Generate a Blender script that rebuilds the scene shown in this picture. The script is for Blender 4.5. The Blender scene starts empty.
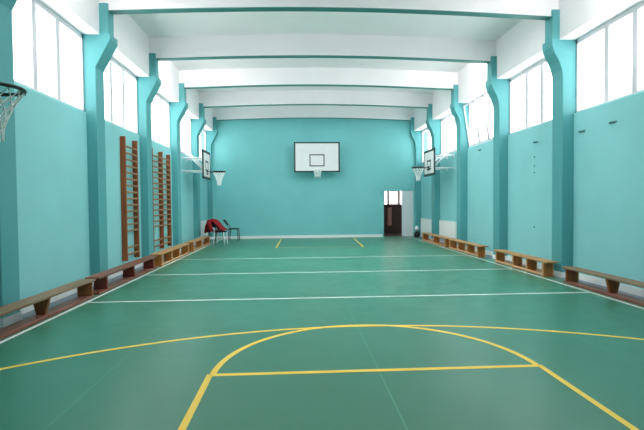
import bpy, bmesh, math, random
from mathutils import Vector, Matrix
random.seed(7)
PI = math.pi
S = bpy.context.scene
C = S.collection

# ------------------------------------------------------------------ materials
def lin(c):
    return tuple(((v/255)/12.92 if v/255 <= 0.04045 else ((v/255+0.055)/1.055)**2.4) for v in c) + (1.0,)

def mat(name, rgb, rough=0.6, spec=0.4, metal=0.0, var=0.0, scale=4.0, bump=0.0, bscale=60.0, emit=None):
    m = bpy.data.materials.new(name); m.use_nodes = True
    nt = m.node_tree; b = nt.nodes['Principled BSDF']
    b.inputs['Base Color'].default_value = lin(rgb)
    b.inputs['Roughness'].default_value = rough
    b.inputs['Specular IOR Level'].default_value = spec
    b.inputs['Metallic'].default_value = metal
    tc = nt.nodes.new('ShaderNodeTexCoord')
    if var:
        n = nt.nodes.new('ShaderNodeTexNoise'); n.inputs['Scale'].default_value = scale
        n.inputs['Detail'].default_value = 4
        r = nt.nodes.new('ShaderNodeValToRGB')
        lo = tuple(max(0, v*(1-var)) for v in rgb); hi = tuple(min(255, v*(1+var)) for v in rgb)
        r.color_ramp.elements[0].position = .3; r.color_ramp.elements[1].position = .7
        r.color_ramp.elements[0].color = lin(lo); r.color_ramp.elements[1].color = lin(hi)
        nt.links.new(tc.outputs['Object'], n.inputs['Vector'])
        nt.links.new(n.outputs['Fac'], r.inputs['Fac'])
        nt.links.new(r.outputs['Color'], b.inputs['Base Color'])
    if bump:
        n2 = nt.nodes.new('ShaderNodeTexNoise'); n2.inputs['Scale'].default_value = bscale
        bp = nt.nodes.new('ShaderNodeBump'); bp.inputs['Strength'].default_value = bump
        bp.inputs['Distance'].default_value = .01
        nt.links.new(tc.outputs['Object'], n2.inputs['Vector'])
        nt.links.new(n2.outputs['Fac'], bp.inputs['Height'])
        nt.links.new(bp.outputs['Normal'], b.inputs['Normal'])
    return m

def wood(name, a, c, rough=.5, axis=1, scale=3.0):
    """streaky wood grain running along the given local axis"""
    m = bpy.data.materials.new(name); m.use_nodes = True
    nt = m.node_tree; b = nt.nodes['Principled BSDF']
    b.inputs['Roughness'].default_value = rough
    b.inputs['Specular IOR Level'].default_value = .35
    tc = nt.nodes.new('ShaderNodeTexCoord'); mp = nt.nodes.new('ShaderNodeMapping')
    sc = [28.0, 28.0, 28.0]; sc[axis] = 1.6
    mp.inputs['Scale'].default_value = sc
    n = nt.nodes.new('ShaderNodeTexNoise'); n.inputs['Scale'].default_value = scale/3; n.inputs['Detail'].default_value = 5
    r = nt.nodes.new('ShaderNodeValToRGB')
    r.color_ramp.elements[0].position = .3; r.color_ramp.elements[1].position = .72
    r.color_ramp.elements[0].color = lin(a); r.color_ramp.elements[1].color = lin(c)
    nt.links.new(tc.outputs['Object'], mp.inputs['Vector']); nt.links.new(mp.outputs['Vector'], n.inputs['Vector'])
    nt.links.new(n.outputs['Fac'], r.inputs['Fac']); nt.links.new(r.outputs['Color'], b.inputs['Base Color'])
    return m

def glass_mat():
    m = bpy.data.materials.new('window_glass'); m.use_nodes = True
    nt = m.node_tree; nt.nodes.clear()
    o = nt.nodes.new('ShaderNodeOutputMaterial'); t = nt.nodes.new('ShaderNodeBsdfTransparent')
    g = nt.nodes.new('ShaderNodeBsdfGlossy'); g.inputs['Roughness'].default_value = .02
    x = nt.nodes.new('ShaderNodeMixShader'); x.inputs['Fac'].default_value = .06
    t.inputs['Color'].default_value = (.97, .98, .98, 1)
    nt.links.new(t.outputs[0], x.inputs[1]); nt.links.new(g.outputs[0], x.inputs[2]); nt.links.new(x.outputs[0], o.inputs[0])
    return m

def floor_mat():
    m = mat('green_court_floor', (38, 118, 92), rough=.34, spec=.5)
    nt = m.node_tree; b = nt.nodes['Principled BSDF']
    tc = nt.nodes.new('ShaderNodeTexCoord')
    n = nt.nodes.new('ShaderNodeTexNoise'); n.inputs['Scale'].default_value = .55; n.inputs['Detail'].default_value = 6
    r = nt.nodes.new('ShaderNodeValToRGB')
    r.color_ramp.elements[0].position = .3; r.color_ramp.elements[1].position = .75
    r.color_ramp.elements[0].color = lin((60, 124, 101)); r.color_ramp.elements[1].color = lin((66, 133, 109))
    nt.links.new(tc.outputs['Object'], n.inputs['Vector']); nt.links.new(n.outputs['Fac'], r.inputs['Fac'])
    nt.links.new(r.outputs['Color'], b.inputs['Base Color'])
    n2 = nt.nodes.new('ShaderNodeTexNoise'); n2.inputs['Scale'].default_value = 3.0; n2.inputs['Detail'].default_value = 5
    mr = nt.nodes.new('ShaderNodeMapRange'); mr.inputs['To Min'].default_value = .26; mr.inputs['To Max'].default_value = .38
    nt.links.new(tc.outputs['Object'], n2.inputs['Vector']); nt.links.new(n2.outputs['Fac'], mr.inputs['Value'])
    nt.links.new(mr.outputs['Result'], b.inputs['Roughness'])
    return m

M = {}
M['floor'] = floor_mat()
M['border'] = mat('grey_floor_reflection', (120, 128, 140), .4, .4, var=.05)  # shade and baseboard reflection on the green floor, put into a grey colour
M['wline'] = mat('white_court_paint', (232, 240, 236), .45)
M['yline'] = mat('yellow_court_paint', (255, 214, 84), .45)
M['yworn'] = mat('worn_yellow_court_paint', (105, 165, 100), .45)
M['seam'] = mat('floor_seam', (92, 160, 134), .4)
M['wall'] = mat('turquoise_wall_paint', (140, 205, 208), .55, .3, var=.015, scale=1.2, bump=.05, bscale=40)
M['endwall'] = mat('turquoise_end_wall_paint', (118, 194, 196), .55, .3, var=.02, scale=.8, bump=.05, bscale=40)
M['dim'] = mat('dark_teal_rear_wall_paint', (58, 92, 96), .6)
M['column'] = mat('teal_column_paint', (84, 158, 162), .45, .4, bump=.04, bscale=30)
M['soffit'] = mat('teal_beam_paint', (60, 135, 132), .5)
M['ceil'] = mat('white_ceiling_paint', (243, 238, 241), .8, .2, var=.01, scale=1)
M['white'] = mat('white_gloss_paint', (238, 240, 240), .4, .4)
M['frame'] = mat('pale_window_frame', (222, 219, 226), .5)
M['rad'] = mat('white_radiator_enamel', (240, 242, 243), .35)
M['grille'] = mat('radiator_grille', (170, 175, 178), .5)
M['glass'] = glass_mat()
M['oldtop'] = wood('worn_bench_top', (120, 92, 70), (150, 122, 96), .5, 1)
M['oldside'] = wood('brown_bench_board', (122, 72, 36), (152, 94, 48), .5, 2)
M['oldred'] = wood('reddish_bench_rail', (122, 72, 62), (150, 96, 82), .4, 1)
M['darkred'] = wood('dark_red_bench_board', (92, 36, 28), (120, 52, 40), .45, 2)
M['darktop'] = wood('dark_red_bench_top', (112, 62, 50), (146, 92, 74), .4, 1)
M['newtop'] = wood('golden_bench_top', (172, 120, 72), (198, 148, 94), .45, 1)
M['newside'] = wood('orange_bench_board', (176, 100, 48), (204, 126, 66), .45, 2)
M['newrail'] = wood('pale_bench_rail', (204, 150, 104), (226, 176, 130), .45, 1)
M['ladder'] = wood('varnished_ladder_post', (128, 64, 32), (160, 86, 44), .4, 2)
M['rung'] = wood('worn_ladder_rung', (128, 94, 66), (156, 122, 90), .45, 1)
M['steel'] = mat('steel', (150, 155, 158), .35, .5, .8)
M['whitesteel'] = mat('white_enamelled_steel', (235, 238, 240), .4)
M['black'] = mat('black_enamel', (22, 30, 32), .4)
M['hookm'] = mat('dark_hook_metal', (92, 132, 136), .5)
M['board'] = mat('white_backboard', (232, 233, 234), .5, var=.01)
M['boardline'] = mat('dark_board_line', (38, 56, 60), .5)
M['net'] = mat('white_net_cord', (240, 246, 246), .8)
M['redcloth'] = mat('red_jacket_cloth', (135, 16, 28), .9, var=.15, scale=9)
M['darkcloth'] = mat('black_upholstery', (26, 30, 34), .8, var=.1, scale=12)
M['redseat'] = mat('dark_red_upholstery', (120, 26, 34), .8)
M['sack'] = mat('black_plastic_sack', (18, 20, 24), .35, bump=.5, bscale=12)
M['doorwhite'] = mat('grey_white_door_paint', (214, 218, 222), .5)
M['corr'] = mat('dark_brown_corridor_paint', (52, 36, 32), .6, var=.08)
M['corrfloor'] = mat('brown_corridor_floor', (84, 56, 48), .5)
M['curtain'] = mat('white_curtain', (248, 244, 244), .9)
nt = M['curtain'].node_tree; tl = nt.nodes.new('ShaderNodeBsdfTranslucent'); tl.inputs['Color'].default_value = lin((250, 246, 246))
mx = nt.nodes.new('ShaderNodeMixShader'); mx.inputs['Fac'].default_value = .6
nt.links.new(nt.nodes['Principled BSDF'].outputs[0], mx.inputs[1]); nt.links.new(tl.outputs[0], mx.inputs[2])
nt.links.new(mx.outputs[0], nt.nodes['Material Output'].inputs['Surface'])
M['darkframe'] = mat('dark_brown_window_frame', (92, 74, 72), .6)
M['lightwood'] = mat('pinkish_brown_panel', (150, 112, 98), .6, var=.06)

# ------------------------------------------------------------------ mesh tools
class MB:
    def __init__(s): s.v = []; s.f = []; s.mi = []
    def add(s, vs, fs, mi=0):
        o = len(s.v); s.v += [tuple(p) for p in vs]
        s.f += [tuple(i+o for i in f) for f in fs]; s.mi += [mi]*len(fs); return s
    def box(s, a, b, mi=0):
        (x0, y0, z0), (x1, y1, z1) = a, b
        x0, x1 = sorted((x0, x1)); y0, y1 = sorted((y0, y1)); z0, z1 = sorted((z0, z1))
        v = [(x0,y0,z0),(x1,y0,z0),(x1,y1,z0),(x0,y1,z0),(x0,y0,z1),(x1,y0,z1),(x1,y1,z1),(x0,y1,z1)]
        return s.add(v, [(0,3,2,1),(4,5,6,7),(0,1,5,4),(1,2,6,5),(2,3,7,6),(3,0,4,7)], mi)
    def prism(s, poly, axis, a, b, mi=0):
        """extrude a 2-D outline along an axis; outline order (u, v) = remaining axes in xyz order"""
        def P(u, v, w):
            r = [u, v]; r.insert(axis, w); return tuple(r)
        n = len(poly)
        v = [P(u, w, a) for u, w in poly] + [P(u, w, b) for u, w in poly]
        f = [tuple(range(n))[::-1], tuple(range(n, 2*n))] + [(i, (i+1) % n, n+(i+1) % n, n+i) for i in range(n)]
        return s.add(v, f, mi)
    def tube(s, pts, r, n=10, closed=False, mi=0, caps=True):
        pts = [Vector(p) for p in pts]; N = len(pts)
        rad = r if isinstance(r, (list, tuple)) else [r]*N
        vs = []; up = None
        for i, p in enumerate(pts):
            if closed: t = pts[(i+1) % N]-pts[i-1]
            else: t = pts[min(i+1, N-1)]-pts[max(i-1, 0)]
            t.normalize()
            if up is None:
                up = Vector((0,0,1)) if abs(t.z) < .9 else Vector((1,0,0))
            a = t.cross(up); a.normalize(); b = a.cross(t); b.normalize(); up = b
            for k in range(n):
                w = 2*PI*k/n; vs.append(p+a*math.cos(w)*rad[i]+b*math.sin(w)*rad[i])
        fs = []
        for i in range(N if closed else N-1):
            j = (i+1) % N
            for k in range(n): fs.append((i*n+k, i*n+(k+1) % n, j*n+(k+1) % n, j*n+k))
        if caps and not closed:
            fs.append(tuple(range(n))[::-1]); fs.append(tuple((N-1)*n+k for k in range(n)))
        return s.add(vs, fs, mi)
    def bar(s, a, b, w, h, mi=0):
        """square-section bar from a to b"""
        a = Vector(a); b = Vector(b); t = (b-a).normalized()
        up = Vector((0,0,1)) if abs(t.z) < .95 else Vector((0,1,0))
        x = t.cross(up).normalized()*w/2; y = x.cross(t).normalized()*h/2
        v = [a-x-y, a+x-y, a+x+y, a-x+y, b-x-y, b+x-y, b+x+y, b-x+y]
        return s.add(v, [(0,3,2,1),(4,5,6,7),(0,1,5,4),(1,2,6,5),(2,3,7,6),(3,0,4,7)], mi)
    def lathe(s, prof, n=20, c=(0,0,0), mi=0):
        vs = []; m = len(prof)
        for r, z in prof:
            for k in range(n):
                w = 2*PI*k/n; vs.append((c[0]+r*math.cos(w), c[1]+r*math.sin(w), c[2]+z))
        fs = [(i*n+k, i*n+(k+1) % n, (i+1)*n+(k+1) % n, (i+1)*n+k) for i in range(m-1) for k in range(n)]
        fs += [tuple(range(n))[::-1], tuple((m-1)*n+k for k in range(n))]
        return s.add(vs, fs, mi)
    def build(s, name, mats, parent=None, bevel=0, smooth=False, loc=None):
        me = bpy.data.meshes.new(name); me.from_pydata(s.v, [], s.f)
        if not isinstance(mats, (list, tuple)): mats = [mats]
        for m in mats: me.materials.append(m)
        for p, i in zip(me.polygons, s.mi): p.material_index = i; p.use_smooth = smooth
        bm = bmesh.new(); bm.from_mesh(me); bmesh.ops.recalc_face_normals(bm, faces=bm.faces); bm.to_mesh(me); bm.free()
        o = bpy.data.objects.new(name, me); C.objects.link(o)
        if parent: o.parent = parent
        if loc: o.location = loc
        if bevel:
            d = o.modifiers.new('bevel', 'BEVEL'); d.width = bevel; d.segments = 2; d.limit_method = 'ANGLE'
        return o

def tag(o, label=None, cat=None, group=None, kind=None):
    if label: o['label'] = label
    if cat: o['category'] = cat
    if group: o['group'] = group
    if kind: o['kind'] = kind
    return o
def thing(name, label, cat, loc=(0,0,0), rz=0, group=None):
    o = bpy.data.objects.new(name, None); C.objects.link(o); o.empty_display_size = .1
    o.location = loc; o.rotation_euler = (0,0,rz)
    return tag(o, label, cat, group)
def dup(root, loc, rz, label):
    def cp(o, par):
        c = o.copy(); C.objects.link(c)
        if par: c.parent = par
        for ch in list(o.children): cp(ch, c)
        return c
    r = cp(root, None); r.location = loc; r.rotation_euler = (0,0,rz); r['label'] = label
    return r

# ------------------------------------------------------------------ measures (metres; camera stands at x = y = 0)
XL, XR = -4.26, 5.92           # front of the lower walls
CLX, CRX = -4.06, 5.67         # front of the columns
GL, GR = -4.30, 5.965          # window frames
BL, BR = -3.97, 5.60           # inner faces of the white boxed lintels
SILL, WTOP, SOF, CEIL = 3.55, 5.10, 5.60, 6.2
YB, YE = -0.7, 21.32
COLY = [0.27+3*i for i in range(0, 7)]+[21.15]  # near edges of the columns
CW = .39

# ------------------------------------------------------------------ floor with its painted lines
fb = MB()
fb.box((XL-.35, YB-.2, -.12), (XR+.35, YE+.25, 0), 0)
def strip(pts, w, mi, z=.0015):
    """painted line following a path of ground points"""
    n = len(pts); L = []; R = []
    for i, p in enumerate(pts):
        a = Vector(pts[max(i-1, 0)]); b = Vector(pts[min(i+1, n-1)]); t = (b-a).normalized()
        q = Vector((-t.y, t.x))*w/2; L.append((p[0]+q.x, p[1]+q.y, z)); R.append((p[0]-q.x, p[1]-q.y, z))
    fb.add(L+R, [(i, i+1, n+i+1, n+i) for i in range(n-1)], mi)
def arc(cx, cy, r, a0, a1, n=64):
    return [(cx+r*math.cos(math.radians(a0+(a1-a0)*i/n)), cy+r*math.sin(math.radians(a0+(a1-a0)*i/n))) for i in range(n+1)]
LX, RX = -3.632, 5.268
fb.add([(XL, YB, .001), (XL+.33, YB, .001), (XL+.33, YE, .001), (XL, YE, .001)], [(0,1,2,3)], 1)  # painted reflection strip along each side wall
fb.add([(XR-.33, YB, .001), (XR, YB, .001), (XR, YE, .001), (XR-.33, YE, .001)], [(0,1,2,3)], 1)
for x in (LX, RX): strip([(x, YB), (x, YE-.02)], .055, 2)
for y in (7.743, 10.627, 13.497): strip([(LX, y), (RX, y)], .055, 2)
strip(arc(.84, -.717, 6.62, 0, 180, 120), .06, 3, .0018)
strip([(-.875, 4.32), (2.43, 4.32)], .065, 3, .0021)
strip([(-.875, YB+.05), (-.875, 4.34)], .06, 3, .0021)
strip([(2.42, YB+.05), (2.42, 4.34)], .06, 3, .0021)
strip(arc(.775, 4.32, 1.625, 0, 180),   .065, 3, .0024)
strip([(-.85, 16.66), (2.44, 16.66)], .055, 3, .0021)
strip([(-.85, 16.64), (-.815, 20.6)], .06, 3, .0021); strip([(2.44, 16.64), (2.57, 20.6)], .06, 3, .0021)
strip(arc(.79, 16.66, 1.64, 180, 360), .05, 4, .0024)
strip(arc(.84, 21.75, 6.65, 190, 350, 100), .04, 4, .0018)
strip([(.775, YB), (.79, 20.6)], .012, 5, .0012)
for x in (-1.9, 3.4): strip([(x, YB), (x, 20.6)], .008, 5, .0012)
floor = fb.build('floor', [M['floor'], M['border'], M['wline'], M['yline'], M['yworn'], M['seam']])
tag(floor, 'green sports floor with white and yellow court lines', 'floor', kind='structure')

# ------------------------------------------------------------------ walls
def side_wall(name, x, sgn, label):
    b = MB()
    edges = [YB-.2]+[e for y in COLY for e in (y, y+CW)]+[YE+.2]
    spans = [(edges[i], edges[i+1]) for i in range(0, len(edges), 2)]
    for a, c in spans:                                   # lower panel with a rounded top edge in each bay
        prof = [(x, -.1), (x, SILL-.03), (x+sgn*.012, SILL-.008), (x+sgn*.04, SILL), (x+sgn*.34, SILL), (x+sgn*.34, -.1)]
        b.prism(prof, 1, a, c)
    b.box((x+sgn*.04, YB-.2, SILL-.02), (x+sgn*.34, COLY[2]+.05, WTOP+.1))
    b.box((x+sgn*.14, YB-.2, WTOP+.02), (x+sgn*.34, YE+.2, CEIL+.02))
    o = b.build(name, M['wall']); return tag(o, label, 'wall', kind='structure')
side_wall('wall_left', XL, -1, 'turquoise left wall below the high windows')
side_wall('wall_right', XR, 1, 'turquoise right wall below the high windows')
DX0, DX1, DX2, DZ = 4.11, 5.05, 5.61, 2.265
b = MB()
b.box((XL-.35, YE, -.1), (DX0, YE+.22, CEIL)); b.box((DX0, YE, DZ), (DX2, YE+.22, CEIL)); b.box((DX2, YE, -.1), (XR+.35, YE+.22, CEIL))
b.box((DX0-.05, YE-.012, 0), (DX0, YE+.01, DZ+.05)); b.box((DX0-.05, YE-.012, DZ), (DX2, YE+.01, DZ+.05))
tag(b.build('wall_back', M['endwall']), 'turquoise end wall carrying the large backboard', 'wall', kind='structure')
b = MB(); b.box((XL-.35, YB-.2, -.1), (XR+.35, YB, CEIL))
tag(b.build('wall_front', M['dim']), 'dark teal wall behind the viewer', 'wall', kind='structure')
b = MB(); b.prism([(XL-.35, CEIL-.03)]+[(BL+(BR-BL)*i/32, CEIL-.03+.13*math.sin(PI*i/32)) for i in range(33)]+[(XR+.35, CEIL-.03), (XR+.35, CEIL+.35), (XL-.35, CEIL+.35)], 1, YB-.2, YE+.25)
tag(b.build('ceiling', M['ceil']), 'white ceiling between the cross beams', 'ceiling', kind='structure')
# boxed lintels along the tops of the windows
for i, (xi, xo, nm) in enumerate(((BL, GL-.12, 'left'), (BR, GR+.12, 'right'))):
    b = MB(); b.box((xi, YB, WTOP), (xo, YE, CEIL))
    tag(b.build('trim_%d' % (i+1), M['ceil']), 'white boxed lintel above the %s windows' % nm, 'trim', kind='structure')
# skirtings
b = MB(); b.box((XL, YE-.02, 0), (DX0-.05, YE, .125))
tag(b.build('baseboard_back', M['white']), 'white baseboard along the end wall', 'baseboard', kind='structure')
for nm, x, cx, s in (('left', XL, CLX, 1), ('right', XR, CRX, -1)):
    b = MB()
    edges = [YB]+[e for y in COLY for e in (y, y+CW)]+[YE]
    for k in range(0, len(edges), 2):
        if edges[k+1] > edges[k]: b.box((x, edges[k], 0), (x+s*.018, edges[k+1], .13))
    for y in COLY: b.box((x, y-.012, 0), (cx+s*.014, min(y+CW, YE)+.012, .12))
    tag(b.build('baseboard_'+nm, M['white']), 'white baseboard along the %s wall and its columns' % nm, 'baseboard', kind='structure')

# ------------------------------------------------------------------ columns and beams
def column(y, side):
    b = MB()
    y0, y1 = y, min(y+CW, YE)
    if side < 0:
        prof = [(-4.325, 0), (CLX, 0), (CLX, 4.45), (-4.035, 4.5), (-3.765, 5.01), (-3.76, 5.13), (-4.325, 5.13)]
        neck = ((-4.45, y0+.003, 5.1), (-3.80, min(y0+.3, y1), SOF+.14))
    else:
        prof = [(5.99, 0), (CRX, 0), (CRX, 4.32), (5.65, 4.46), (5.59, 4.64), (5.49, 4.83), (5.44, 4.97), (5.43, 5.13), (5.99, 5.13)]
        neck = ((6.2, y0+.003, 5.1), (5.44, min(y0+.3, y1), SOF+.14))
    b.prism(prof, 1, y0, y1); b.box(*neck)
    o = b.build('column', M['column'], bevel=.012)
    k = COLY.index(y)+1
    nm = 'left' if side < 0 else 'right'
    if k == 8: lab = 'teal concrete column in the far %s corner against the end wall' % nm
    elif k == 2 or (k == 3 and side > 0): lab = 'teal concrete column of the %s wall, out of the photo near the viewer%s' % (nm, ' and farther back' if k == 2 else '')
    else:
        L = {3: 'cut by the left edge of the photo', 4: 'between the near brown bench and the single wall bars', 5: 'between the single and the double wall bars',
             6: 'just beyond the double wall bars', 7: 'beyond the side basket, just before the radiator'} if side < 0 else \
            {4: 'nearest one in view, with metal hooks on both its sides', 5: 'second in view, just beyond the bolt holes',
             6: 'just before the near radiator', 7: 'between the two radiators'}
        lab = 'teal haunched column on the %s wall, %s' % (nm, L[k])
    return tag(o, lab, 'column', 'haunched columns along the side walls', 'structure')
for y in COLY[1:]:
    column(y, -1)
for y in COLY[1:]:
    column(y, 1)
for k, y in enumerate(COLY, 1):
    b = MB(); n = 24
    y0 = y+.05; y1 = min(y+.22, YE)
    lo = []
    for i in range(n+1):
        t = i/n; lo.append((BL+(BR-BL)*t, SOF-.01+.13*math.sin(PI*t)))
    poly = lo+[(BR, CEIL-.01)]+[(x, CEIL+.02+.1*math.sin(PI*(x-BL)/(BR-BL))) for x, z in lo[::-1][1:-1]]+[(BL, CEIL-.01)]
    b.prism(poly, 1, y0, y1, 0)
    # painted underside
    v = [(x, y0-.002, z-.006) for x, z in lo]+[(x, y1+.002, z-.006) for x, z in lo]
    v += [(x, y0-.002, z+.012) for x, z in lo]+[(x, y1+.002, z+.012) for x, z in lo]
    m = n+1; f = []
    for i in range(n):
        f += [(i, i+1, m+i+1, m+i), (i, 2*m+i, 2*m+i+1, i+1), (m+i, m+i+1, 3*m+i+1, 3*m+i)]
    b.add(v, f, 1)
    o = b.build('ceiling_beam', [M['ceil'], M['soffit']])
    where = {4: 'nearest in view, at the top edge of the photo', 5: 'second in view', 6: 'third in view',
             7: 'fourth in view, last before the end wall', 8: 'resting against the end wall'}.get(k, 'out of the photo above the viewer, number '+'one two three'.split()[min(k, 3)-1])
    tag(o, 'white cross beam with teal underside, '+where, 'beam', 'cross beams under the ceiling', 'structure')

# ------------------------------------------------------------------ windows
wn = 0
def window(y0, y1, side, tilt):
    global wn; wn += 1
    x = GL if side < 0 else GR
    s = side
    z0, z1 = SILL, WTOP
    b = MB(); d = .07; w = .12
    b.box((x, y0, z0), (x+s*d, y1, z0+.03)); b.box((x, y0, z1-.1), (x+s*d, y1, z1))
    b.box((x, y0, z0), (x+s*d, y0+.04, z1)); b.box((x, y1-.04, z0), (x+s*d, y1, z1))
    q = [0, .368*(y1-y0), .645*(y1-y0), y1-y0]
    root = b.build('window_%d' % wn, M['frame'])
    for k in range(3):
        if k:
            m = MB(); m.box((x+s*.005, y0+q[k]-w/2, z0+.02), (x+s*(d-.005), y0+q[k]+w/2, z1-.03)); m.build('mullion', M['frame'], root)
        if tilt and k in tilt:
            # open hopper sash, hinged at its foot and leaning into the hall
            sh = MB(); a, c = y0+q[k]+.03, y0+q[k+1]-.03; H = z1-z0-.12
            sh.box((-.02, a, 0), (.02, a+.045, H)); sh.box((-.02, c-.045, 0), (.02, c, H)); sh.box((-.02, a, 0), (.02, c, .05)); sh.box((-.02, a, H-.05), (.02, c, H))
            o = sh.build('sash', M['frame'], root, loc=(x+s*.02, 0, z0+.035)); o.rotation_euler = (0, -s*math.radians(8.5), 0)
            g = MB(); g.box((-.003, a+.04, .045), (.003, c-.04, H-.045)); g.build('pane', M['glass'], o)
            st = MB(); top = x+s*.02-s*math.sin(math.radians(8.5))*H
            st.bar((top, a+.1, z1-.13), (x+s*.03, a+.1, z1-.04), .02, .02); st.bar((top, c-.1, z1-.13), (x+s*.03, c-.1, z1-.04), .02, .02)
            st.build('stay', M['steel'], root)
        else:
            g = MB(); g.box((x+s*.035, y0+q[k]+w*.4, z0+.02), (x+s*.041, y0+q[k+1]-w*.4, z1-.05)); g.build('pane', M['glass'], root)
    pos = 'left' if side < 0 else 'right'
    tag(root, 'three-pane high window of the %s wall, between columns about %.0f m from the viewer' % (pos, max(y0, 0)), 'window', kind='structure')
    # sky portal in the opening
    L = bpy.data.lights.new('window_portal', 'AREA'); L.shape = 'RECTANGLE'; L.size = y1-y0; L.size_y = z1-z0
    L.cycles.is_portal = True
    po = bpy.data.objects.new('window_portal', L); C.objects.link(po)
    po.location = (x+s*.12, (y0+y1)/2, (z0+z1)/2)
    po.rotation_euler = (0, PI/2*(1 if side < 0 else -1), 0)
    po.rotation_euler = Vector((-s, 0, 0)).to_track_quat('-Z', 'Y').to_euler()
    return root
ends = [(COLY[i]+CW, COLY[i+1]) for i in range(len(COLY)-1)]
for k, (a, c) in enumerate(ends, 1):
    if k < 3: continue
    tl = {6: (0, 1)}.get(k); tr = {5: (0, 1, 2), 6: (1,)}.get(k)
    window(a, c, -1, tl); window(a, c, 1, tr)

# ------------------------------------------------------------------ doorway, corridor behind it
b = MB()
b.box((DX0, YE+.03, DZ-.05), (DX2, YE+.16, DZ)); b.box((DX0, YE+.03, 0), (DX0+.03, YE+.16, DZ)); b.box((DX2-.03, YE+.03, 0), (DX2, YE+.16, DZ))
d = b.build('door_1', M['wall'])
tag(d, 'double doorway in the end wall, left leaf open', 'door', kind='structure')
b = MB(); b.box((DX1, YE+.05, .01), (DX2-.03, YE+.095, DZ-.05)); b.box((DX1-.015, YE+.045, .01), (DX1+.03, YE+.1, DZ-.05))
lf = b.build('door_leaf', M['doorwhite'], d, bevel=.004); lf['label'] = 'closed grey-white door leaf'
b = MB(); b.box((DX0+.035, YE+.1, .01), (DX0+.075, YE+.98, DZ-.05))
lf2 = b.build('door_leaf', M['corr'], d, bevel=.004); lf2['label'] = 'open dark door leaf'
cy0, cy1 = YE+.22, YE+2.3
b = MB(); b.box((3.2, cy0, -.12), (6.6, cy1+.1, 0)); tag(b.build('floor_corridor', M['corrfloor']), 'brown corridor floor beyond the doorway', 'floor', kind='structure')
wz0, wz1, wx0, wx1 = 1.53, 2.5, 4.0, 6.0
b = MB()
b.box((3.2, cy1, -.1), (wx0, cy1+.15, 3)); b.box((wx1, cy1, -.1), (6.6, cy1+.15, 3)); b.box((wx0, cy1, -.1), (wx1, cy1+.15, wz0)); b.box((wx0, cy1, wz1), (wx1, cy1+.15, 3))
b.box((3.1, cy0, -.1), (3.2, cy1+.15, 3)); b.box((6.6, cy0, -.1), (6.7, cy1+.15, 3))
tag(b.build('wall_corridor', M['corr']), 'dark brown corridor wall beyond the doorway', 'wall', kind='structure')
b = MB(); b.box((3.1, cy0, 3), (6.7, cy1+.15, 3.1)); tag(b.build('ceiling_corridor', M['ceil']), 'corridor ceiling beyond the doorway', 'ceiling', kind='structure')
wn += 1
b = MB(); b.box((wx0, cy1+.02, wz0), (wx1, cy1+.08, wz0+.04)); b.box((wx0, cy1+.02, wz1-.04), (wx1, cy1+.08, wz1))
for x in (4.12, 4.77, 5.36, 5.9): b.box((x, cy1+.02, wz0), (x+.11, cy1+.08, wz1))
w = b.build('window_%d' % wn, M['darkframe']); tag(w, 'bright corridor window seen through the doorway', 'window', kind='structure')
g = MB(); g.box((wx0, cy1+.05, wz0), (wx1, cy1+.055, wz1)); g.build('pane', M['glass'], w)
b = MB(); n = 60; v = []
for i in range(n+1):
    x = 4.9+.44*i/n; yy = cy1-.05+.02*math.sin(i*1.1)
    v += [(x, yy, wz0+.02), (x, yy, wz1)]
b.add(v, [(2*i, 2*i+2, 2*i+3, 2*i+1) for i in range(n)])
cu = b.build('curtain', M['curtain']); sm = cu.modifiers.new('solid', 'SOLIDIFY'); sm.thickness = .004
tag(cu, 'thin white curtain hanging at the corridor window', 'curtain')
b = MB(); b.box((4.77, cy1-.07, .42), (4.99, cy1, 1.4)); b.box((4.795, cy1-.08, .46), (4.965, cy1-.069, 1.36))
tag(b.build('wall_cabinet', M['lightwood'], bevel=.006), 'pinkish brown cabinet on the dark corridor wall', 'cabinet')

# ------------------------------------------------------------------ benches
def old_bench(name, length, legs, mats, label, loc, group):
    """bench along y with flat foot rail and end boards; legs = [(offset, 'end'|'mid')]"""
    top, side, rail = mats
    t = thing(name, label, 'bench', loc, 0, group)
    H = .33; W = .27
    b = MB(); b.box((-W/2, 0, H-.035), (W/2, length, H)); s = b.build('seat', top, t, bevel=.006)
    b = MB(); b.box((-.11, .03, 0), (.11, length-.03, .05)); b.build('foot_rail', rail, t, bevel=.006)
    for off, k in legs:
        b = MB()
        if k == 'end': b.prism([(-.125, .05), (.125, .05), (.13, H-.035), (-.13, H-.035)], 1, off-.02, off+.02)
        elif k == 'wide': b.prism([(-.13, .05), (.13, .05), (.115, H-.035), (-.115, H-.035)], 1, off-.035, off+.035)
        else: b.prism([(-.065, .05), (.065, .05), (.125, H-.035), (-.125, H-.035)], 1, off-.03, off+.03)
        b.build('leg', side, t, bevel=.004)
        b = MB(); b.box((-.02, off+.03, H-.13), (.02, off+.1, H-.035)); b.build('bracket', side, t, bevel=.003)
    return t
def box_bench(label, offs, loc, group):
    length = offs[-1]+.03; nb = len(offs)
    t = thing('gym_bench', label, 'bench', loc, 0, group)
    H = .35; W = .25
    b = MB(); b.box((-W/2-.015, -.2 if offs[1] > .7 else -.16, H-.032), (W/2+.015, length+.1, H)); b.build('seat', M['newtop'], t, bevel=.005)
    for x in (-W/2, W/2-.022):
        b = MB(); b.box((x, 0, .03), (x+.022, length, .075)); b.build('rail', M['newrail'], t, bevel=.003)
    for i in range(nb):
        y = offs[i]
        b = MB(); b.box((-W/2+.023, y, .03 if 0 < i < nb-1 else 0), (W/2-.023, y+.03, H-.033)); p = b.build('support_board', M['newside'], t, bevel=.003)
        for x in (-W/2-.002, W/2-.026):
            b = MB(); b.box((x, y-.003, 0), (x+.028, y+.033, H-.034)); b.build('edge_strip', M['newrail'], p, bevel=.002)
    return t
LB, RB = -3.81, 5.475
LC, RC = -3.785, 5.46
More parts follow.
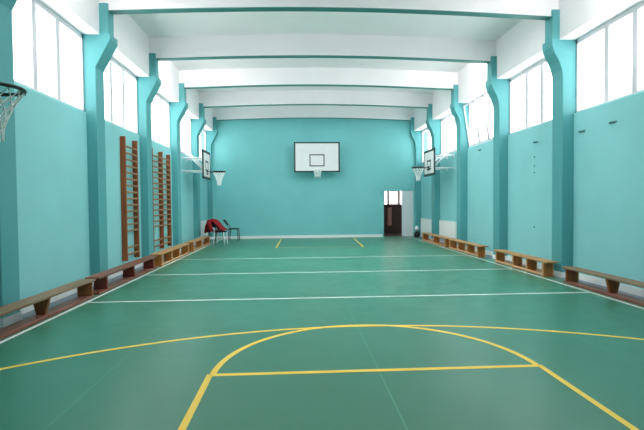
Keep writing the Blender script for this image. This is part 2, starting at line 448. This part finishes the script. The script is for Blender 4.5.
lg = 'benches along the left wall'; rg = 'benches along the right wall'
old_bench('gym_bench', 3.2, [(.1, 'end'), (1.72, 'mid'), (3.06, 'end')], (M['oldtop'], M['oldside'], M['oldred']),
          'long brown bench with trapezoid leg, at the near end of the left row', (LB, 5.02, 0), lg)
old_bench('gym_bench', 3.4, [(.36, 'wide'), (1.78, 'wide'), (3.1, 'wide')], (M['darktop'], M['darkred'], M['darktop']),
          'dark red bench below the single wall bars on the left', (LB, 8.36, 0), lg)
box_bench('golden box bench below the double wall bars on the left', [0, .92, 1.75, 2.85], (LC, 12.1, 0), lg)
box_bench('golden box bench in front of the left radiator, farthest of its row', [0, 1.3, 2.75], (LC, 15.72, 0), lg)
old_bench('gym_bench', 3.3, [(.1, 'end'), (2.0, 'mid'), (3.16, 'end')], (M['oldtop'], M['oldside'], M['oldred']),
          'long brown bench with trapezoid leg, at the near end of the right row', (RB, 5.44, 0), rg)
box_bench('pale box bench with open cells, second in the right row', [0, .68, 1.36, 2.3], (RC, 9.43, 0), rg)
box_bench('orange box bench before the near right radiator', [0, .8, 1.6, 2.42], (RC, 13.0, 0), rg)
box_bench('orange box bench at the far end of the right row', [0, 1.35, 2.85], (RC, 15.95, 0), rg)

# ------------------------------------------------------------------ wall bars
def wall_bars(label, posts, z0, z1):
    t = thing('wall_bars', label, 'wall bars', (XL, posts[0], 0), 0, 'climbing bars on the left wall')
    for y in posts:
        b = MB(); b.box((.002, y-posts[0]-.028, z0), (.125, y-posts[0]+.028, z1)); p = b.build('post', M['ladder'], t, bevel=.006)
        for z in (z0+.25, z1-.25):
            b = MB(); b.tube([(.12, y-posts[0], z), (.132, y-posts[0], z)], .014, 8)
            b.build('bolt', M['steel'], p)
    for a, c in zip(posts[:-1], posts[1:]):
        for z in [3.08-.158*i for i in range(14)]+[.62, .45]:
            b = MB(); n = 14; v = []
            for yy in (a-posts[0]+.03, c-posts[0]-.03):
                for k in range(n):
                    w = 2*PI*k/n; v.append((.105+.014*math.cos(w), yy, z+.025*math.sin(w)))
            b.add(v, [(k, (k+1) % n, n+(k+1) % n, n+k) for k in range(n)]+[tuple(range(n))[::-1], tuple(range(n, 2*n))])
            b.build('rung', M['rung'], t, smooth=False)
    return t
wall_bars('brown single wall bars with two posts, nearer pair of posts on the left wall', [10.95, 11.74], .3, 3.31)
wall_bars('brown double wall bars with three posts, half behind a teal column', [12.94, 13.86, 14.68], .31, 3.27)

# ------------------------------------------------------------------ basketball hoops
def net_mesh(rt, rb, h, n=12, rows=6, r=.006, twist=.0):
    b = MB()
    def P(i, k):
        f = i/rows
        rad = rb+(rt-rb)*(1-f)**1.7
        w = 2*PI*(k+.5*(i % 2))/n
        return (rad*math.cos(w), rad*math.sin(w), -h*(f**.9))
    for i in range(rows):
        for k in range(n):
            o = 0 if i % 2 == 0 else 1
            a = P(i, k)
            b.tube([a, P(i+1, k)], r, 5, caps=False)
            b.tube([a, P(i+1, k-1 if i % 2 == 0 else k+1)], r, 5, caps=False)
    for k in range(n):
        a = P(rows, k); b.tube([a, (a[0]*1.02, a[1]*1.02, a[2]-.05)], r*.9, 5)
    return b
def hoop(label, loc, rz, bw, bh, bz0, rz_, reach, back, rim_mat, sq, rimr=.225, lw=.05, nr=.006, netr=.1, neth=.42, side=False, rr=.017):
    """local frame: backboard face at y=0 looking to -y, wall at y=back"""
    t = thing('basketball_hoop', label, 'basketball hoop', loc, rz, 'wall basketball hoops')
    b = MB(); b.box((-bw/2, 0, bz0), (bw/2, .03, bz0+bh)); bd = b.build('backboard', M['board'], t, bevel=.003)
    b = MB(); e = .006
    for (x0, z0, x1, z1) in ((-bw/2-.004, bz0-.004, bw/2+.004, bz0+lw), (-bw/2-.004, bz0+bh-lw, bw/2+.004, bz0+bh+.004), (-bw/2-.004, bz0, -bw/2+lw, bz0+bh), (bw/2-lw, bz0, bw/2+.004, bz0+bh)):
        b.box((x0, -.004, z0), (x1, .036, z1))
    b.build('border', M['boardline'], bd)
    b = MB(); sw, s0, s1 = sq; l2 = lw*.8
    for (x0, z0, x1, z1) in ((-sw/2, s0, sw/2, s0+l2), (-sw/2, s1-l2, sw/2, s1), (-sw/2, s0, -sw/2+l2, s1), (sw/2-l2, s0, sw/2, s1)):
        b.box((x0, -.003, z0), (x1, .004, z1))
    b.build('target_square', M['boardline'], bd)
    ry = -reach
    b = MB(); b.tube([(rimr*math.cos(2*PI*k/40), ry+rimr*math.sin(2*PI*k/40), rz_) for k in range(40)], rr, 8, closed=True)
    for k in range(12):   # net loops
        w = 2*PI*k/12; c = Vector((rimr*math.cos(w), ry+rimr*math.sin(w), rz_-.018))
        b.tube([c+Vector((0,0,.008)), c+Vector((.006*math.cos(w), .006*math.sin(w), -.012)), c+Vector((0,0,-.02))], .004, 5)
    r = b.build('rim', rim_mat, t, smooth=True)
    b = MB(); b.box((-.09, -.012, rz_-.11), (.09, 0, rz_+.06)); 
    g = reach-rimr
    b.bar((-.07, -.006, rz_), (-.06, -g*1.0-.03, rz_), .025, .02); b.bar((.07, -.006, rz_), (.06, -g*1.0-.03, rz_), .025, .02)
    b.bar((0, -.006, rz_-.1), (0, -g-.0, rz_-.012), .03, .012)
    b.build('bracket', rim_mat, r)
    nm = net_mesh(rimr-.005, netr, neth, 12, 6, nr); nt = nm.build('net', M['net'], t, loc=(0, ry, rz_-.012))
    # support frame back to the wall
    ax = bw*.28
    zt, zb = bz0+bh*.72, bz0+bh*.28
    for x in (-ax, ax):
        for z, zw in ((zt, zt+(.02 if side else 0)), (zb, zb)):
            b = MB(); b.tube([(x, .03, z), (x, back, zw)], .034 if side and z == zt else .024, 10); b.build('arm', M['whitesteel'], t, smooth=True)
        b = MB(); b.tube([(x, .05, zb+.02), (x, back-.02, zt+.35)], .034, 10) if side else b.tube([(x, .05, zb+.02), (x, back-.02, zt)], .02, 10)
        b.build('brace', M['whitesteel'], t, smooth=True)
        for z in ((zb, zt+.02, zt+.35) if side else (zb, zt)):
            b = MB(); b.box((x-.05, back-.014, z-.06), (x+.05, back, z+.06)); b.build('wall_plate', M['whitesteel'], t)
    b = MB(); b.box((-ax-.03, .03, zt-.025), (ax+.03, .06, zt+.025)); b.build('cross_bar', M['whitesteel'], t)
    b = MB(); b.box((-ax-.03, .03, zb-.025), (ax+.03, .06, zb+.025)); b.build('cross_bar', M['whitesteel'], t)
    return t
hoop('large backboard and basket centred on the turquoise end wall', (.889, 20.67, 0), 0, 2.12, 1.39, 3.105, 3.2, .42, YE-20.6705, M['whitesteel'],
     (.70, 3.37, 3.93), rimr=.2, lw=.06, nr=.008, netr=.13, neth=.3)
hoop('left side basket with black rim, farther up the left wall', (-3.43, 17.0, 0), PI/2, 1.3, 1.05, 2.6, 2.88, .45, .829, M['black'], (.5, 2.9, 3.29), lw=.085, nr=.009, netr=.07, neth=.45, side=True, rr=.026)
hoop('right side basket with black rim on white arms, right wall', (5.06, 16.97, 0), -PI/2, 1.4, 1.0, 2.68, 3.0, .42, .859, M['black'], (.5, 2.9, 3.29), lw=.085, nr=.009, netr=.07, neth=.45, side=True, rr=.026)
hoop('basket rim and net cut by the left edge of the photo', (-3.235, 4.1, 0), PI/2, 1.0, .9, 2.53, 2.7, .56, 1.024, M['black'], (.5, 2.75, 3.1), nr=.006, netr=.06, neth=.4, side=True)

# ------------------------------------------------------------------ radiators
def radiator(label, y0, y1, z0, z1, side):
    x = XL if side < 0 else XR; s = -side
    t = thing('radiator', label, 'radiator', (x, y0, 0), 0, 'white panel radiators')
    L = y1-y0
    b = MB(); b.box((s*.03, 0, z0), (s*.1, L, z1-.012)); p = b.build('front_panel', M['rad'], t, bevel=.012)
    b = MB()
    n = max(4, int(L/.09))
    for i in range(n):
        yy = .06+(L-.12)*i/(n-1); b.box((s*.1, yy-.012, z0+.05), (s*.104, yy+.012, z1-.06))
    b.build('rib', M['rad'], p)
    b = MB(); b.box((s*.02, .0, z1-.012), (s*.104, L, z1)); b.build('top_grille', M['rad'], t, bevel=.003)
    b = MB(); b.box((s*.004, .12, z0+.08), (s*.03, .16, z1-.1)); b.box((s*.004, L-.16, z0+.08), (s*.03, L-.12, z1-.1)); b.build('bracket', M['rad'], t)
    b = MB(); b.tube([(s*.065, L-.05, z0+.02), (s*.065, L-.05, .001)], .012, 8); b.build('pipe', M['white'], t)
    return t
radiator('white radiator low on the left wall beside the chairs', 19.12, 20.62, .12, .93, -1)
radiator('white radiator in the far right corner beside the black sack', 19.2, 20.9, .14, .9, 1)
radiator('white radiator between two teal columns on the right, nearer of two', 16.22, 18.1, .2, .92, 1)

# ------------------------------------------------------------------ hooks and bolts on the right wall
def hook(label, y, z):
    t = thing('wall_hook', label, 'hook', (XR, y, z), 0, 'metal hooks on the right wall')
    b = MB(); b.box((-.012, -.09, -.016), (0, .09, .016)); b.build('base_plate', M['hookm'], t, bevel=.003)
    b = MB(); b.tube([(-.01, -.05, 0), (-.05, -.05, -.005), (-.065, -.03, .0), (-.065, .03, 0), (-.05, .05, -.005), (-.01, .05, 0)], .01, 8); b.build('ring', M['hookm'], t, smooth=True)
hook('dark metal hook on the right wall, right of the nearest column', 8.98, 3.11)
hook('dark metal hook on the right wall, nearest the photo edge', 8.07, 3.13)
hook('dark metal hook on the right wall, left of the nearest column', 10.77, 3.13)
hook('dark metal hook below the open tilted windows on the right wall', 14.17, 3.34)
for lab, z in (('topmost of three small bolt holes', 2.77), ('middle one of three small bolt holes', 2.545), ('lowest of three small bolt holes', 2.38), ('lone low bolt far below the other three', 1.015)):
    b = MB(); b.lathe([(.024, 0), (.024, .006), (.012, .014), (.012, .02)], 12)
    o = b.build('wall_bolt', M['hookm'], loc=(XR, 10.85, z)); o.rotation_euler = (0, -PI/2, 0)
    tag(o, lab+' on the right wall', 'bolt', 'bolts on the right wall')

# ------------------------------------------------------------------ chairs with a jacket, far left corner
def chair(label, loc, rz, leg_m, seat_m, back_m, backtilt=.16, hs=1.0, group='stray chairs in the far left corner'):
    """faces local -y, backrest at +y"""
    t = thing('chair', label, 'chair', loc, rz, group)
    H = .5*hs
    b = MB(); n = 8; pts = []
    b.box((-.21, -.21, H), (.21, .2, H+.05)); b.build('seat', seat_m, t, bevel=.02)
    for sx in (-1, 1):
        b = MB(); b.tube([(sx*.19, -.19, H+.01), (sx*.205, -.22, 0)], .019, 10); b.build('leg', leg_m, t, smooth=True)
        b = MB(); b.tube([(sx*.19, .18, H+.01), (sx*.205, .24, 0)], .019, 10); b.build('leg', leg_m, t, smooth=True)
        b = MB(); b.tube([(sx*.19, .17, H+.01), (sx*.19, .21, H+.12), (sx*.185, .21+backtilt, H+.42)], .013, 10); b.build('back_post', leg_m, t, smooth=True)
    b = MB()
    prof = []
    for i in range(7):
        f = i/6; z = H+.2+.25*f; y = .205+backtilt*(z-H-.12)/.3
        prof.append((y, z))
    vs = []
    for (y, z) in prof:
        for k in range(9):
            x = -.21+.42*k/8; vs.append((x, y+.03-.03*(1-(x/.21)**2)-.035, z))
    for (y, z) in prof:
        for k in range(9):
            x = -.21+.42*k/8; vs.append((x, y+.03-.03*(1-(x/.21)**2), z))
    N = 63; f = []
    for i in range(6):
        for k in range(8):
            a = i*9+k; f += [(a, a+1, a+10, a+9), (N+a, N+a+9, N+a+10, N+a+1)]
    for k in range(8): f += [(k, N+k, N+k+1, k+1), (54+k, 54+k+1, N+54+k+1, N+54+k)]
    for i in range(6): f += [(i*9, i*9+9, N+i*9+9, N+i*9), (i*9+8, N+i*9+8, N+i*9+17, i*9+17)]
    b.add(vs, f); b.build('backrest', back_m, t, bevel=.008)
    b = MB(); b.tube([(-.2, -.2, .2), (.2, -.2, .2)], .009, 8); b.build('stretcher', leg_m, t, smooth=True)
    return t
chair('chair with white legs and dark seat, front of the corner group', (-3.18, 18.3, 0), math.radians(80), M['whitesteel'], M['darkcloth'], M['darkcloth'], .12, 1.02)
chair('dark-legged chair with red seat, behind the left radiator end', (-3.52, 19.2, 0), math.radians(60), M['black'], M['redseat'], M['redseat'], .12, 1.02)
chair('black chair with tilted backrest and thin dark legs against the end wall', (-2.95, 20.45, 0), math.radians(88), M['black'], M['darkcloth'], M['darkcloth'], .22, 1.0)
def jacket():
    b = MB()
    # cloth hung over the top of a chair back: path in (x, z), swept along y
    path = [(-.36, .5), (-.35, .66), (-.31, .84), (-.24, .99), (-.13, 1.07), (.0, 1.07), (.12, .98), (.2, .86), (.3, .76), (.42, .68), (.5, .64)]
    ny = 9; v = []
    for i, (x, z) in enumerate(path):
        wd = .29+.04*math.sin(i*1.3)
        for k in range(ny):
            u = k/(ny-1)*2-1
            v.append((x+.03*math.sin(k*2.1+i), u*wd, z-.05*u*u+.025*math.sin(i*2+k*1.7)))
    b.add(v, [(i*ny+k, i*ny+k+1, (i+1)*ny+k+1, (i+1)*ny+k) for i in range(len(path)-1) for k in range(ny-1)])
    o = b.build('jacket', M['redcloth'], loc=(-3.42, 18.34, 0), smooth=True); o.rotation_euler = (0, 0, math.radians(-10))
    m = o.modifiers.new('solid', 'SOLIDIFY'); m.thickness = .05
    m = o.modifiers.new('sub', 'SUBSURF'); m.levels = 1; m.render_levels = 2
    tag(o, 'crumpled red jacket thrown over the back of the white-legged chair', 'jacket')
    for s, end in ((-1, (.05, -.4, .56)), (1, (.03, .4, .54))):
        b = MB(); b.tube([(-.12, s*.28, 1.0), (-.1, s*.36, .86), (-.02, s*.39, .7), end], [.085, .08, .068, .055], 12)
        b.build('sleeve', M['redcloth'], o, smooth=True)
jacket()

# ------------------------------------------------------------------ black sack with a white bundle, far right corner
t = thing('sack', 'round black plastic sack in the far right corner beside the door', 'sack', (5.66, 20.98, 0)); t.scale = (.8, .8, .8)
b = MB(); n = 22; prof = [(.09, 0), (.155, .03), (.18, .1), (.175, .19), (.13, .27), (.06, .33), (.04, .36), (.06, .4)]
v = []
for i, (r, z) in enumerate(prof):
    for k in range(n):
        w = 2*PI*k/n; rr = r*(1+.06*math.sin(5*w+i)+.03*math.sin(9*w+2*i)); v.append((rr*math.cos(w), rr*math.sin(w), z))
b.add(v, [(i*n+k, i*n+(k+1) % n, (i+1)*n+(k+1) % n, (i+1)*n+k) for i in range(len(prof)-1) for k in range(n)]+[tuple(range(n))[::-1], tuple((len(prof)-1)*n+k for k in range(n))])
b.build('body', M['sack'], t, smooth=True)
b = MB(); b.tube([(.047*math.cos(2*PI*k/16), .047*math.sin(2*PI*k/16), .355) for k in range(16)], .01, 6, closed=True); b.build('tie', M['white'], t)
b = MB(); prof = [(.02, 0), (.08, .02), (.1, .08), (.085, .15), (.04, .2), (.01, .215)]; v = []
for i, (r, z) in enumerate(prof):
    for k in range(16):
        w = 2*PI*k/16; rr = r*(1+.12*math.sin(3*w+i*1.4)); v.append((rr*math.cos(w), rr*math.sin(w), z))
b.add(v, [(i*16+k, i*16+(k+1) % 16, (i+1)*16+(k+1) % 16, (i+1)*16+k) for i in range(5) for k in range(16)]+[tuple(range(16))[::-1], tuple(80+k for k in range(16))])
tag(b.build('cloth_bundle', M['white'], loc=(5.65, 20.97, .322), smooth=True), 'small white cloth bundle lying on the black sack', 'cloth')

# ------------------------------------------------------------------ light
W = bpy.data.worlds.new('overcast_sky'); S.world = W; W.use_nodes = True
nt = W.node_tree; bg = nt.nodes['Background']
tc = nt.nodes.new('ShaderNodeTexCoord'); sx = nt.nodes.new('ShaderNodeSeparateXYZ'); cr = nt.nodes.new('ShaderNodeValToRGB')
mr = nt.nodes.new('ShaderNodeMapRange'); mr.inputs['From Min'].default_value = -1; mr.inputs['From Max'].default_value = 1
cr.color_ramp.elements[0].position = .46; cr.color_ramp.elements[0].color = (1.5, 1.48, 1.46, 1)
cr.color_ramp.elements[1].position = .53; cr.color_ramp.elements[1].color = (.97, .97, .97, 1)
nt.links.new(tc.outputs['Generated'], sx.inputs[0]); nt.links.new(sx.outputs['Z'], mr.inputs['Value'])
nt.links.new(mr.outputs['Result'], cr.inputs['Fac']); nt.links.new(cr.outputs['Color'], bg.inputs['Color'])
bg.inputs['Strength'].default_value = 3.4

def lamp(x, y, z, tgt, power, size=.35):
    L = bpy.data.lights.new('ceiling_floodlight', 'AREA'); L.shape = 'RECTANGLE'; L.size = size; L.size_y = .2; L.energy = power
    L.color = (1, .99, .96)
    o = bpy.data.objects.new('ceiling_floodlight', L); C.objects.link(o); o.location = (x, y, z)
    o.rotation_euler = (Vector(tgt)-Vector((x, y, z))).to_track_quat('-Z', 'Y').to_euler()
# floodlights behind the beams of every second bay, one at each end
for yb, pw in ((6.27, 22), (12.27, 24)):
    for x, s in ((BL+.5, 1), (BR-.5, -1)):
        lamp(x, yb+.42, 5.86, (x-s*.05, yb+1.6, 5.62), pw)

# unseen fill strips added behind the beams, shining down to brighten the hall
for yb in COLY[1:6]:
    L = bpy.data.lights.new('fill_strip', 'AREA'); L.shape = 'RECTANGLE'; L.size = 6.6; L.size_y = .08; L.energy = 85; L.color = (1, .985, .97)
    o = bpy.data.objects.new('fill_strip', L); C.objects.link(o); o.location = ((BL+BR)/2, yb+.36, 5.88)

# ------------------------------------------------------------------ camera
cam = bpy.data.cameras.new('camera'); cam.sensor_width = 36; cam.lens = 36*443.86/644; cam.clip_start = .05; cam.clip_end = 200
co = bpy.data.objects.new('camera', cam); C.objects.link(co)
F = Vector((0.05301539735865891, 0.9982334276014857, -0.026821477623223105))
R = Vector((0.9985402806113483, -0.053271239478399866, -0.00891532618837688))
U = Vector((0.010328389976840002, 0.026309676231845335, 0.9996004828415511))
m = Matrix((R, U, -F)).transposed().to_4x4(); m.translation = (0, 0, 1.662)
co.matrix_world = m
S.camera = co
S.view_settings.view_transform = 'Standard'; S.view_settings.look = 'None'; S.view_settings.gamma = 1
S.view_settings.use_curve_mapping = False
S.view_settings.exposure = 0.48
S.cycles.use_denoising = True
S.cycles.max_bounces = 14; S.cycles.diffuse_bounces = 10; S.cycles.transparent_max_bounces = 12
S.cycles.sample_clamp_indirect = 8
